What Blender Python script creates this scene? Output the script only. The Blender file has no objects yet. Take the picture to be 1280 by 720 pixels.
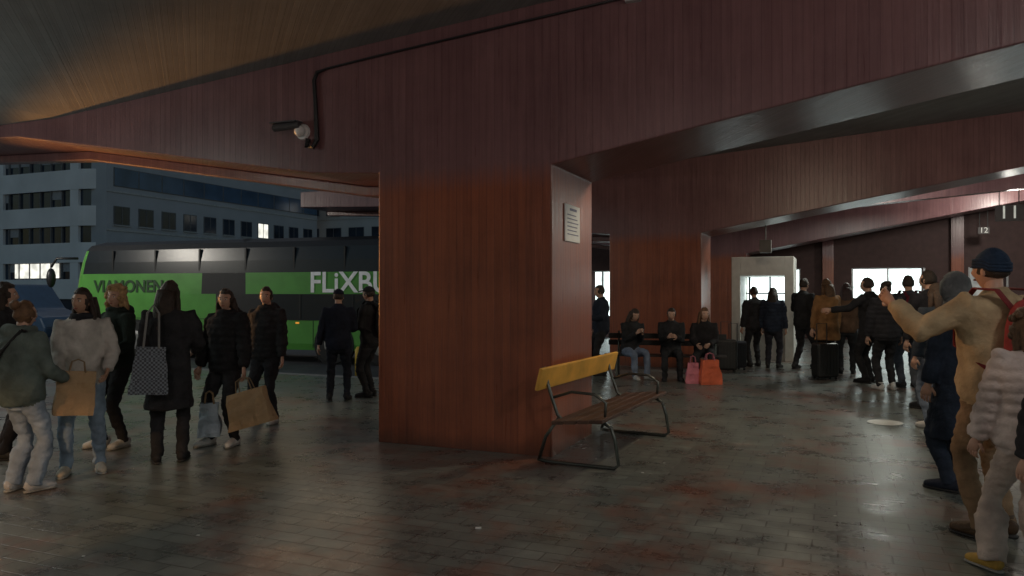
import bpy, bmesh, math, random
from mathutils import Vector, Matrix, noise
from mathutils.bvhtree import BVHTree
random.seed(7)
F=950.0; HOR=365.0; EYE=1.6
scene=bpy.context.scene
col=scene.collection
# ------------------------------------------------------------------ helpers
def P(u,d): return ((u-640)/F*d, d)
E1=Vector((.922,-.387,0)).normalized(); E2=Vector((.387,.922,0)).normalized()
TH=math.atan2(E1.y,E1.x)
A0=Vector((-1.43,8.13,0))
def L(s,t,z=0): return A0+E1*s+E2*t+Vector((0,0,z))
MC={}
def newmat(name):
    m=bpy.data.materials.new(name); m.use_nodes=True
    nt=m.node_tree; b=nt.nodes['Principled BSDF']
    return m,nt,b
def simple(name,c,rough=.6,metal=0.,emit=None,es=0.,var=.15,scale=6.,bump=.1,spec=.5):
    if name in MC: return MC[name]
    m,nt,b=newmat(name)
    tc=nt.nodes.new('ShaderNodeTexCoord')
    n=nt.nodes.new('ShaderNodeTexNoise'); n.inputs['Scale'].default_value=scale; n.inputs['Detail'].default_value=3
    nt.links.new(tc.outputs['Object'],n.inputs['Vector'])
    r=nt.nodes.new('ShaderNodeValToRGB')
    r.color_ramp.elements[0].position=.3; r.color_ramp.elements[1].position=.7
    r.color_ramp.elements[0].color=[x*(1-var) for x in c]+[1]
    r.color_ramp.elements[1].color=[min(1,x*(1+var)) for x in c]+[1]
    nt.links.new(n.outputs['Fac'],r.inputs['Fac']); nt.links.new(r.outputs['Color'],b.inputs['Base Color'])
    b.inputs['Roughness'].default_value=rough; b.inputs['Metallic'].default_value=metal
    b.inputs['Specular IOR Level'].default_value=spec
    if bump:
        bp=nt.nodes.new('ShaderNodeBump'); bp.inputs['Strength'].default_value=bump; bp.inputs['Distance'].default_value=.02
        n2=nt.nodes.new('ShaderNodeTexNoise'); n2.inputs['Scale'].default_value=scale*6; n2.inputs['Detail'].default_value=2
        nt.links.new(tc.outputs['Object'],n2.inputs['Vector'])
        nt.links.new(n2.outputs['Fac'],bp.inputs['Height']); nt.links.new(bp.outputs['Normal'],b.inputs['Normal'])
    if emit: 
        b.inputs['Emission Color'].default_value=list(emit)+[1]; b.inputs['Emission Strength'].default_value=es
        if var>=.3:
            mr=nt.nodes.new('ShaderNodeMapRange'); mr.inputs[1].default_value=.35; mr.inputs[2].default_value=.65; mr.inputs[3].default_value=es*(1-var); mr.inputs[4].default_value=es*(1+var*.4)
            nt.links.new(n.outputs['Fac'],mr.inputs[0]); nt.links.new(mr.outputs[0],b.inputs['Emission Strength'])
        m.cycles.emission_sampling='NONE'
    MC[name]=m; return m
def cloth(c,rough=.9):
    key='cloth_%.3f_%.3f_%.3f'%tuple(c)
    return simple(key,c,rough,var=.29,scale=7,bump=.35,spec=.25)
def mk(name,bm,mats,parent=None,smooth=False,loc=None,rotz=None,bevel=0):
    me=bpy.data.meshes.new(name); bmesh.ops.recalc_face_normals(bm,faces=bm.faces[:]); bm.to_mesh(me); bm.free()
    for m in mats: me.materials.append(m)
    if smooth: me.shade_smooth()
    o=bpy.data.objects.new(name,me); col.objects.link(o)
    if parent: o.parent=parent
    if loc is not None: o.location=loc
    if rotz is not None: o.rotation_euler=(0,0,rotz)
    if bevel:
        md=o.modifiers.new('b','BEVEL'); md.width=bevel; md.segments=2; md.limit_method='ANGLE'
    return o
def empty(name,loc=(0,0,0),rotz=0):
    o=bpy.data.objects.new(name,None); col.objects.link(o); o.location=loc; o.rotation_euler=(0,0,rotz); o.empty_display_size=.3
    return o
def box(bm,x0,x1,y0,y1,z0,z1,mi=0,M=None):
    co=[(x0,y0,z0),(x1,y0,z0),(x1,y1,z0),(x0,y1,z0),(x0,y0,z1),(x1,y0,z1),(x1,y1,z1),(x0,y1,z1)]
    v=[bm.verts.new((M@Vector(c)) if M else c) for c in co]
    for f in ((0,3,2,1),(4,5,6,7),(0,1,5,4),(1,2,6,5),(2,3,7,6),(3,0,4,7)):
        fc=bm.faces.new([v[i] for i in f]); fc.material_index=mi
def prism(bm,poly,y0,y1,mi=0,axis='y'):
    def mkv(a,b,c):
        return (a,c,b) if axis=='y' else (a,b,c)
    v0=[bm.verts.new(mkv(a,b,y0)) for a,b in poly]; v1=[bm.verts.new(mkv(a,b,y1)) for a,b in poly]
    n=len(poly)
    f=[bm.faces.new(v0),bm.faces.new(v1[::-1])]
    for i in range(n): f.append(bm.faces.new((v0[i],v1[i],v1[(i+1)%n],v0[(i+1)%n])))
    for q in f: q.material_index=mi
def tube(bm,pts,rad,mi=0,seg=8,side=Vector((1,0,0)),caps=True):
    pts=[Vector(p) for p in pts]; n=len(pts); rings=[]
    if not isinstance(rad,(list,tuple)): rad=[rad]*n
    for i,p in enumerate(pts):
        T=(pts[min(i+1,n-1)]-pts[max(i-1,0)])
        if T.length<1e-7: T=Vector((0,0,1))
        T.normalize()
        S=side-T*side.dot(T)
        if S.length<.05:
            alt=Vector((0,1,0)); S=alt-T*alt.dot(T)
            if S.length<.05: alt=Vector((0,0,1)); S=alt-T*alt.dot(T)
        S.normalize(); U=T.cross(S)
        r=rad[i]; a,b=(r if isinstance(r,(list,tuple)) else (r,r))
        rings.append([bm.verts.new(p+S*(a*math.cos(2*math.pi*j/seg))+U*(b*math.sin(2*math.pi*j/seg))) for j in range(seg)])
    for i in range(n-1):
        for j in range(seg):
            f=bm.faces.new((rings[i][j],rings[i][(j+1)%seg],rings[i+1][(j+1)%seg],rings[i+1][j])); f.material_index=mi
    if caps:
        f=bm.faces.new(rings[0][::-1]); f.material_index=mi
        f=bm.faces.new(rings[-1]); f.material_index=mi
def ell(bm,c,r,mi=0,us=10,vs=7,M=None,fn=None):
    c=Vector(c); rows=[]
    for i in range(1,vs):
        ph=math.pi*i/vs
        rows.append([Vector((math.sin(ph)*math.cos(2*math.pi*j/us),math.sin(ph)*math.sin(2*math.pi*j/us),math.cos(ph))) for j in range(us)])
    def tr(d):
        p=Vector((d.x*r[0],d.y*r[1],d.z*r[2]))
        if fn: p=fn(d,p)
        p=c+p
        return M@p if M else p
    top=bm.verts.new(tr(Vector((0,0,1)))); bot=bm.verts.new(tr(Vector((0,0,-1))))
    R=[[bm.verts.new(tr(d)) for d in row] for row in rows]
    fs=[]
    for j in range(us):
        fs.append(bm.faces.new((top,R[0][j],R[0][(j+1)%us]))); fs.append(bm.faces.new((bot,R[-1][(j+1)%us],R[-1][j])))
        for i in range(len(R)-1):
            fs.append(bm.faces.new((R[i][j],R[i+1][j],R[i+1][(j+1)%us],R[i][(j+1)%us])))
    for f in fs: f.material_index=mi; f.smooth=True
    return fs

# ------------------------------------------------------------------ materials of the setting
def m_board(name,base,dark,rough=.55,lowbase=None,lowdark=None):
    m,nt,b=newmat(name); N=nt.nodes; K=nt.links
    tc=N.new('ShaderNodeTexCoord'); sp=N.new('ShaderNodeSeparateXYZ'); K.new(tc.outputs['Object'],sp.inputs[0])
    def math_(op,a,bv=None,c=None):
        n=N.new('ShaderNodeMath'); n.operation=op
        for i,x in enumerate((a,bv,c)):
            if x is None: continue
            if isinstance(x,(int,float)): n.inputs[i].default_value=x
            else: K.new(x,n.inputs[i])
        return n.outputs[0]
    xy=math_('ADD',sp.outputs[0],sp.outputs[1])
    q=math_('DIVIDE',xy,.085)
    fl=math_('FLOOR',q); fr=math_('FRACT',q)
    wn=N.new('ShaderNodeTexWhiteNoise'); wn.noise_dimensions='1D'; K.new(fl,wn.inputs['W'])
    cmb=N.new('ShaderNodeCombineXYZ'); K.new(math_('MULTIPLY',xy,30.),cmb.inputs[0]); K.new(math_('MULTIPLY',sp.outputs[2],1.2),cmb.inputs[2]); K.new(wn.outputs['Value'],cmb.inputs[1])
    gr=N.new('ShaderNodeTexNoise'); gr.inputs['Scale'].default_value=1.; gr.inputs['Detail'].default_value=4; gr.inputs['Roughness'].default_value=.65; K.new(cmb.outputs[0],gr.inputs['Vector'])
    big=N.new('ShaderNodeTexNoise'); big.inputs['Scale'].default_value=.9; big.inputs['Detail'].default_value=6; big.inputs['Roughness'].default_value=.65; K.new(tc.outputs['Object'],big.inputs['Vector'])
    edge=math_('ABSOLUTE',math_('SUBTRACT',fr,.5))
    groove=math_('GREATER_THAN',edge,.46)
    def cmix(fac,a,c_):
        mx=N.new('ShaderNodeMix'); mx.data_type='RGBA'; K.new(fac,mx.inputs[0])
        for i,x in ((6,a),(7,c_)):
            if isinstance(x,tuple): mx.inputs[i].default_value=list(x)+[1]
            else: K.new(x,mx.inputs[i])
        return mx.outputs[2]
    f1=math_('ADD',math_('MULTIPLY',gr.outputs['Fac'],.8),math_('MULTIPLY',wn.outputs['Value'],.2))
    f2=math_('ADD',f1,math_('MULTIPLY',big.outputs['Fac'],1.3))
    f3=math_('SUBTRACT',f2,.66); f3=math_('SUBTRACT',f3,math_('MULTIPLY',groove,.3))
    cl=N.new('ShaderNodeClamp'); K.new(f3,cl.inputs[0])
    colr=cmix(cl.outputs[0],dark,base)
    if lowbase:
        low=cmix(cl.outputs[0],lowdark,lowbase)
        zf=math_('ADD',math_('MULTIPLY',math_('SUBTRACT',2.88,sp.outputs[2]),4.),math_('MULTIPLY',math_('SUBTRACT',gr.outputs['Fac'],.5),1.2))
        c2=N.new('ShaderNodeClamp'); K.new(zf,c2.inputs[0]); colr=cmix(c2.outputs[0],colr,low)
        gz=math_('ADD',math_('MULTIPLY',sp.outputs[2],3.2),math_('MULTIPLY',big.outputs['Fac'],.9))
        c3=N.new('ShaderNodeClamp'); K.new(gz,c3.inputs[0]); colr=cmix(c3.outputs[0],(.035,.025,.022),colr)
    K.new(colr,b.inputs['Base Color'])
    h=math_('ADD',math_('MULTIPLY',gr.outputs['Fac'],.5),math_('MULTIPLY',wn.outputs['Value'],.3)); h=math_('SUBTRACT',h,math_('MULTIPLY',groove,.8))
    bp=N.new('ShaderNodeBump'); bp.inputs['Strength'].default_value=.5; bp.inputs['Distance'].default_value=.01; K.new(h,bp.inputs['Height']); K.new(bp.outputs[0],b.inputs['Normal'])
    rr=math_('ADD',math_('MULTIPLY',gr.outputs['Fac'],.3),rough-.2); K.new(rr,b.inputs['Roughness'])
    return m
M_RED=m_board('maroon_board_concrete',(.27,.14,.145),(.12,.056,.062),.38,(.40,.12,.06),(.14,.042,.028))
M_CEIL=m_board('grey_board_ceiling',(.29,.30,.30),(.15,.15,.15),.75)

def m_floor():
    m,nt,b=newmat('worn_pavers'); N=nt.nodes; K=nt.links
    tc=N.new('ShaderNodeTexCoord')
    br=N.new('ShaderNodeTexBrick'); br.inputs['Scale'].default_value=1.; br.inputs['Brick Width'].default_value=.3; br.inputs['Row Height'].default_value=.15
    br.inputs['Mortar Size'].default_value=.006; br.inputs['Mortar Smooth'].default_value=.4
    br.inputs['Color1'].default_value=(.215,.235,.22,1); br.inputs['Color2'].default_value=(.165,.185,.172,1); br.inputs['Mortar'].default_value=(.09,.09,.085,1)
    K.new(tc.outputs['Object'],br.inputs['Vector'])
    n1=N.new('ShaderNodeTexNoise'); n1.inputs['Scale'].default_value=.8; n1.inputs['Detail'].default_value=7; n1.inputs['Roughness'].default_value=.7
    K.new(tc.outputs['Object'],n1.inputs['Vector'])
    r1=N.new('ShaderNodeValToRGB'); r1.color_ramp.elements[0].position=.50; r1.color_ramp.elements[1].position=.66
    K.new(n1.outputs['Fac'],r1.inputs['Fac'])
    mx=N.new('ShaderNodeMix'); mx.data_type='RGBA'; K.new(r1.outputs['Color'],mx.inputs[0]); K.new(br.outputs['Color'],mx.inputs[6]); mx.inputs[7].default_value=(.235,.115,.085,1)
    n2=N.new('ShaderNodeTexNoise'); n2.inputs['Scale'].default_value=2.3; n2.inputs['Detail'].default_value=7; n2.inputs['Roughness'].default_value=.75; K.new(tc.outputs['Object'],n2.inputs['Vector'])
    r2=N.new('ShaderNodeValToRGB'); r2.color_ramp.elements[0].position=.35; r2.color_ramp.elements[1].position=.65
    r2.color_ramp.elements[0].color=(.55,.55,.57,1); r2.color_ramp.elements[1].color=(1.08,1.08,1.05,1); K.new(n2.outputs['Fac'],r2.inputs['Fac'])
    mu=N.new('ShaderNodeMix'); mu.data_type='RGBA'; mu.blend_type='MULTIPLY'; mu.inputs[0].default_value=1; K.new(mx.outputs[2],mu.inputs[6]); K.new(r2.outputs['Color'],mu.inputs[7])
    K.new(mu.outputs[2],b.inputs['Base Color'])
    r3=N.new('ShaderNodeMapRange'); r3.inputs[1].default_value=.3; r3.inputs[2].default_value=.7; r3.inputs[3].default_value=.2; r3.inputs[4].default_value=.42
    K.new(n2.outputs['Fac'],r3.inputs[0]); K.new(r3.outputs[0],b.inputs['Roughness'])
    ad=N.new('ShaderNodeMath'); ad.operation='MULTIPLY_ADD'; ad.inputs[1].default_value=-1.; K.new(br.outputs['Fac'],ad.inputs[0]); K.new(n2.outputs['Fac'],ad.inputs[2])
    bp=N.new('ShaderNodeBump'); bp.inputs['Strength'].default_value=.4; bp.inputs['Distance'].default_value=.007; K.new(ad.outputs[0],bp.inputs['Height']); K.new(bp.outputs[0],b.inputs['Normal'])
    return m
M_FLOOR=m_floor()
M_ASPH=simple('asphalt',(.055,.055,.06),.7,var=.3,scale=1.5,bump=.4)
M_KERB=simple('kerb_stone',(.26,.25,.23),.8)
M_BLACK=simple('black_paint',(.015,.015,.017),.4)
M_STEEL=simple('dark_steel_tube',(.12,.13,.12),.35,metal=.8)
M_WHITE=simple('white_paint',(.7,.7,.68),.5,var=.06)
M_GLASS=simple('dark_glass',(.012,.015,.02),.3,var=.1,bump=0)

# ------------------------------------------------------------------ ground, road, platform
bm=bmesh.new(); v=[bm.verts.new(c) for c in ((-900,-900,-.2),(900,-900,-.2),(900,900,-.2),(-900,900,-.2))]; bm.faces.new(v)
mk('ground',bm,[M_ASPH])
PX=-2.6
bm=bmesh.new()
prism(bm,[(-16,-25),(34,-25),(34,50),(PX,50),(PX,5.0),(-16,5.0)],-.35,0,0,axis='z')
mk('platform_pavement',bm,[M_FLOOR],loc=A0,rotz=TH)
bm=bmesh.new()
box(bm,-16,PX+.0,5.003,5.2,-.35,.006); box(bm,PX-.2,PX-.003,5.203,20.9,-.35,.006)
mk('kerb',bm,[M_KERB],loc=A0,rotz=TH,bevel=.02)
bm=bmesh.new()
box(bm,-16,-3.2,5.9,6.02,-.199,-.195); 
for i in range(8): box(bm,-60+i*6,-57+i*6,16,16.12,-.199,-.195)
mk('road_marking',bm,[simple('road_white',(.6,.6,.57),.7,var=.3,scale=3)],loc=A0,rotz=TH)

# ------------------------------------------------------------------ roof frames
def zc(s): return 4.28+.075*s if s>-5 else 3.905
def frame(t,name='concrete_portal_frame'):
    bm=bmesh.new()
    PW=1.97
    poly=[(0,-.02),(PW,-.02),(PW,2.84),(15.5,2.84+.178*(15.5-PW)),(15.5,zc(15.5)+.3),(-5,zc(-5)+.3),(-8.3,zc(-6)+.3),(-8.3,3.81),(-5.8,3.72),(-.9,2.93),(0,2.87)]
    prism(bm,poly,0,1.34)
    prism(bm,[(-.003,2.76),(-.003,2.868),(-.9,2.927),(-5.8,3.717),(-8.297,3.807),(-8.297,3.70),(-5.8,3.58),(-.9,2.80)],1.12,1.337)
    return mk(name,bm,[M_RED],loc=L(0,t),rotz=TH,bevel=.015)
TS=[-9.2,0,9.2,18.4]
for t in TS: frame(t)
bm=bmesh.new()
def slab(s0,s1,t0,t1):
    pts=[s0]+([-5] if s0<-5 else [])+[s1]
    poly=[(s,zc(s)) for s in pts]+[(s,zc(s)+.28) for s in pts[::-1]]
    prism(bm,poly,t0,t1)
slab(-8.3,15.5,-7.857,-.003); slab(-2,15.5,1.343,9.197); slab(-2,15.5,10.543,18.397); slab(-2,15.5,19.743,27)
mk('canopy_roof',bm,[M_CEIL],loc=A0,rotz=TH)
bm=bmesh.new()
poly=[(2.0,3.55),(15.5,4.55),(15.5,zc(15.5)-.004),(2.0,zc(2)-.004)]
prism(bm,poly,14.2,14.55)
mk('roof_joist',bm,[M_RED],loc=A0,rotz=TH)

# ------------------------------------------------------------------ terminal wall
M_WALL=simple('dark_terminal_wall',(.07,.035,.033),.7)
M_SHOP=simple('lit_shop_interior',(.7,.75,.75),.6,emit=(.85,1.,.97),es=2.2,var=.6,scale=1.6)
M_SHOP.cycles.emission_sampling='AUTO'
M_SHOP2=simple('dim_shop_interior',(.3,.25,.2),.6,emit=(.8,.85,.8),es=.3,var=.6,scale=2)
T=empty('terminal_building',L(0,21.0),TH)
bm=bmesh.new()
opens=[(-4.2,-2.9,1),(2.7,3.5,1),(5.1,7.3,1),(8.5,9.6,2),(10.3,13.0,1),(14,16,2)]
xs=-7
for a,b_,k in opens:
    box(bm,xs,a,0,.3,-.3,6); box(bm,a,b_,0,.3,2.4,6); xs=b_
box(bm,xs,34,0,.3,-.3,6); box(bm,-7,34,1.6,9,-.3,6.2)
mk('walls',bm,[M_WALL],parent=T)
bm=bmesh.new()
for a,b_,k in opens:
    box(bm,a,b_,1.3,1.4,.05,2.4,0 if k==1 else 1)
    n=int((b_-a)/.55)
    for i in range(n):
        x=a+.1+i*.55
        box(bm,x,x+.4,.9,1.2,.02,.5+random.random()*1.1,2)
    w=.05
    for x in (a,(a+b_)/2-.025,b_-w): box(bm,x,x+w,.05,.12,0,2.395,3)
mk('shopfronts',bm,[M_SHOP,M_SHOP2,simple('stock',(.12,.14,.16),.6,var=.6,scale=3),simple('alu',(.35,.35,.36),.4,metal=.6)],parent=T)
bm=bmesh.new()
for s in (4.2,8.0,13.4): box(bm,s,s+.35,-.22,-.003,0,5)
mk('pilasters',bm,[M_RED],parent=T)

K=empty('ticket_booth',L(2.3,11.6),TH)
bm=bmesh.new()
box(bm,0,.2,0,1.5,0,2.42); box(bm,1.18,1.38,0,1.5,0,2.42); box(bm,.2,1.18,0,1.5,1.98,2.42); box(bm,.2,1.18,1.35,1.5,0,1.98,0); box(bm,.2,1.18,.1,.5,0,.95,0)
mk('shell',bm,[simple('booth_white',(.55,.54,.5),.5,var=.1)],parent=K,bevel=.01)
bm=bmesh.new(); box(bm,.24,1.14,1.25,1.34,.97,1.96)
mk('lit_panel',bm,[simple('panel_glow',(.8,.9,.9),.5,emit=(.85,1,1),es=2.6,var=.5,scale=3)],parent=K)
bm=bmesh.new()
box(bm,.30,.34,.9,.95,.96,1.97); box(bm,.78,.82,.9,.95,.96,1.97); box(bm,.24,1.14,.9,.95,1.55,1.58); box(bm,.4,.66,.7,.8,.955,1.3); box(bm,.9,1.08,.7,.8,.955,1.2)
mk('counter_fittings',bm,[MC['stock']],parent=K)

def hang_sign(u,v,d,txt,h=.42,es=.25):
    x,y=P(u,d); z=EYE-(v-HOR)/F*d
    e=empty('platform_number_sign',(x,y,z),TH)
    bm=bmesh.new(); w=h*1.5
    box(bm,-w/2,w/2,0,.06,-h/2,h/2,0)
    tube(bm,[(-w*.35,.03,h/2),(-w*.35,.03,5.3-z)],.012,1,6); tube(bm,[(w*.35,.03,h/2),(w*.35,.03,5.3-z)],.012,1,6)
    mk('panel',bm,[simple('sign_dark',(.04,.03,.03),.5),simple('rod_dark',(.03,.03,.03),.6)],parent=e)
    c=bpy.data.curves.new('numerals','FONT'); c.body=txt; c.size=h*1.15; c.align_x='CENTER'; c.align_y='CENTER'; c.extrude=.004
    o=bpy.data.objects.new('numerals',c); col.objects.link(o); o.parent=e; o.location=(0,-.008,0); o.rotation_euler=(math.pi/2,0,0)
    c.materials.append(simple('numeral_white',(.75,.75,.7),.5,emit=(1,1,.95),es=.12))
hang_sign(1262,266,18.0,'11',.38)
hang_sign(1230,288,23,'12',.20)
bm=bmesh.new(); box(bm,-.12,.12,-.1,.1,-.14,.14); tube(bm,[(0,0,.14),(0,0,1.5)],.015,0,6)
x,y=P(957,16.5); mk('hanging_loudspeaker',bm,[simple('speaker',(.12,.11,.1),.5)],loc=(x,y,1.6+57/F*16.5),rotz=TH,bevel=.01)

e=empty('wall_notice',L(1.97,.36,0)+Vector((0,0,2.31)),TH+math.pi/2)
bm=bmesh.new(); box(bm,-0.0,.48,-.018,-.004,-.19,.19)
mk('sheet',bm,[simple('paper',(.8,.82,.84),.6,var=.05)],parent=e,bevel=.003)
bm=bmesh.new(); box(bm,.14,.36,-.021,-.0185,.13,.155)
for i in range(6): box(bm,.06,.32+random.random()*.1,-.021,-.0185,.08-i*.04,.09-i*.04)
mk('print',bm,[simple('ink',(.2,.22,.34),.6)],parent=e)

# ------------------------------------------------------------------ security camera and conduit on beam
e=empty('security_camera',L(-.98,0,3.42),TH)
bm=bmesh.new()
tube(bm,[(0,-.001,-.03),(0,-.03,-.03)],[.09,.085],0,14,side=Vector((1,0,0)))
ell(bm,(0,-.07,-.03),(.065,.06,.065),0)
tube(bm,[(0,-.07,0),(-.06,-.1,.02)],.022,0,8)
tube(bm,[(.02,-.1,.035),(-.28,-.16,.01)],[.045,.045],1,12,side=Vector((0,1,0)))
box(bm,-.32,.04,-.2,-.07,.055,.068,1)
tube(bm,[(-.281,-.16,.01),(-.285,-.16,.01)],.036,2,12,side=Vector((0,1,0)))
mk('camera_unit',bm,[simple('cam_white',(.75,.75,.75),.4),simple('cam_grey',(.07,.07,.075),.4),M_GLASS],parent=e,smooth=False)
bm=bmesh.new()
pts=[L(-.90,-.03,3.3),L(-.90,-.05,3.22),L(-.82,-.05,3.2),L(-.78,-.03,3.28),L(-.8,-.03,3.7),L(-.82,-.03,3.95),L(-.78,-.03,4.03),L(-.65,-.03,4.06),L(0,-.03,4.12),L(2.7,-.03,4.34)]
tube(bm,pts,[.028]*4+[.022]*3+[.012]*3,0,8)
box(bm,-.07,.07,-.06,.0,-.07,.07,1,Matrix.Translation(L(2.78,-.002,4.36))@Matrix.Rotation(TH,4,'Z'))
mk('cable_conduit',bm,[M_BLACK,simple('junction',(.45,.45,.45),.5)],smooth=False)

# ------------------------------------------------------------------ lamps
def unseen_ceil_lamp(s,t,power,colr=(.9,1,.93),drop=.55):
    z=zc(s)-drop
    e=empty('unseen_ceiling_lamp',L(s,t,z),TH)
    bm=bmesh.new(); box(bm,-.65,.65,-.06,.06,.03,.09); tube(bm,[(-.5,0,.09),(-.5,0,drop)],.01,0,6); tube(bm,[(.5,0,.09),(.5,0,drop)],.01,0,6)
    mk('housing',bm,[M_WHITE],parent=e)
    bm=bmesh.new(); tube(bm,[(-.6,-.0,0.0),(.6,-.0,.0)],.02,0,8,side=Vector((0,1,0)))
    mk('tubes',bm,[simple('tube_glow',(.9,.9,.9),.5,emit=colr,es=8)],parent=e)
    l=bpy.data.lights.new('lamp','POINT'); l.shadow_soft_size=.2; l.energy=power; l.color=colr
    o=bpy.data.objects.new('lamp',l); col.objects.link(o); o.parent=e; o.location=(0,0,-.3)
unseen_ceil_lamp(4.2,2.3,135,(1,.82,.58),.5); unseen_ceil_lamp(5.5,11.4,230,(.95,1,.9)); unseen_ceil_lamp(9,16.8,190,(1,.95,.85)); unseen_ceil_lamp(12,3.5,170,(1,.97,.85))  # out-of-sight lamps; one follows the glow between beams, others added for light
unseen_ceil_lamp(-5.2,-3.2,80,(.88,1,.95)); unseen_ceil_lamp(7.5,-4.8,130,(1,.9,.84)); unseen_ceil_lamp(2.2,-7.3,74,(1,.88,.8),.9)  # unseen; first follows bright ceiling patch, other two added to light front bay
def unseen_street_lamp(x,y,z,power,colr=(1,.5,.16),aim=None,cone=60):
    e=empty('unseen_street_lamp',(x,y,0),0)
    bm=bmesh.new()
    tube(bm,[(0,0,-.2),(0,0,.6),(0,0,z)],[.09,.06,.045],0,10); tube(bm,[(0,0,z-.02),(.3,0,z+.12),(.8,0,z+.16)],.03,0,8,side=Vector((0,1,0)))
    box(bm,.7,1.3,-.13,.13,z+.12,z+.24)
    mk('pole',bm,[M_STEEL],parent=e)
    bm=bmesh.new(); ell(bm,(1.0,0,z+.1),(.22,.1,.07),0)
    mk('lens',bm,[simple('glow_%.2f'%colr[2],colr,.5,emit=colr,es=12)],parent=e)
    l=bpy.data.lights.new('lamp','SPOT' if aim is not None else 'POINT'); l.energy=power; l.color=colr; l.shadow_soft_size=.12
    o=bpy.data.objects.new('lamp',l); col.objects.link(o); o.parent=e; o.location=(1.0,0,z-.05)
    if aim is not None:
        l.spot_size=math.radians(cone); l.spot_blend=.6; o.location=(1.0,0,z-.02)
        o.rotation_euler=(Vector(aim)-Vector((x+1,y,z-.02))).to_track_quat('-Z','Y').to_euler()
# low floodlight standing beside the canopy end, washing the underside of the beam arm
lp=L(-10.6,.62); unseen_street_lamp(lp.x-1,lp.y,1.9,2600,(1,.42,.10),aim=L(-2.6,.62,3.15),cone=34)
q=L(-16.5,2.5); unseen_street_lamp(q.x,q.y,4.6,700,(1,.93,.82))  # unseen lamp, added to light the road and bus
unseen_street_lamp(-7.6,-3.6,4.2,1500,(1,.56,.25))

# ------------------------------------------------------------------ bench
def plank(bm,x0,x1,yc,zc_,w,th,ang,mi):
    M=Matrix.Translation((0,yc,zc_))@Matrix.Rotation(ang,4,'X')
    box(bm,x0,x1,-w/2,w/2,-th/2,th/2,mi,M)
bang=math.atan2(.90,.44)
e=empty('park_bench',(.83,6.62,0),bang)
bm=bmesh.new(); plank(bm,.02,2.22,.665,.80,.21,.035,math.radians(90+14),0)
mk('backrest',bm,[simple('yellow_wood',(.80,.42,.07),.55,var=.2,scale=4)],parent=e,bevel=.008)
bm=bmesh.new()
for i in range(4): plank(bm,.02,2.22,.11+i*.125,.455-.012*i,.11,.032,math.radians(-4),0)
mk('seat',bm,[simple('dark_wood',(.09,.045,.03),.5,var=.4,scale=4)],parent=e,bevel=.006)
bm=bmesh.new()
for x in (.22,1.98):
    tube(bm,[(x,.70,.9),(x,.64,.68),(x,.56,.46),(x,.5,.41),(x,.12,.42),(x,.04,.38),(x,-.0,.25),(x,-.03,.05),(x,.01,.018),(x,.1,.018),(x,.66,.018),(x,.76,.03)],.017,0,8)
    tube(bm,[(x,.55,.43),(x,.68,.25),(x,.75,.03)],.017,0,8)
    tube(bm,[(x,.6,.62),(x,.42,.68),(x,.2,.67),(x,.09,.6),(x,.1,.43)],.014,0,8)
mk('legs',bm,[M_STEEL],parent=e,smooth=True)
sp=Vector((*P(765,14.45),0)); ang2=math.atan2(-.25,.97)
e=empty('waiting_bench',sp,ang2)
bm=bmesh.new()
for i in range(3): box(bm,-.1,2.1,-.2+i*.15,-.07+i*.15,.40,.43)
for i in range(2): box(bm,-.1,2.1,.27,.3,.58+i*.13,.68+i*.13)
mk('slats',bm,[M_BLACK],parent=e,bevel=.005)
bm=bmesh.new()
for x in (.1,1.9): tube(bm,[(x,-.15,.01),(x,-.13,.39),(x,.22,.39),(x,.3,.85)],.02,0,8); tube(bm,[(x,.2,.39),(x,.25,.01)],.02,0,8)
mk('frame',bm,[M_STEEL],parent=e)

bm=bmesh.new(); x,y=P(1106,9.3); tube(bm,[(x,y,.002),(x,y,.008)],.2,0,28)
mk('pale_floor_disc',bm,[simple('pale_disc',(.7,.72,.7),.4,metal=.0)])  # flat pale disc lying on the floor
bm=bmesh.new(); x,y=P(598,5.15); box(bm,x-.02,x+.02,y-.012,y+.012,.001,.008)
for i in range(9):
    x=random.uniform(-3,3.5); y=random.uniform(4.2,11); a=random.uniform(.006,.016); box(bm,x-a,x+a,y-a*.6,y+a*.6,.001,.005)
mk('paper_scraps',bm,[M_WHITE])

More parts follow.
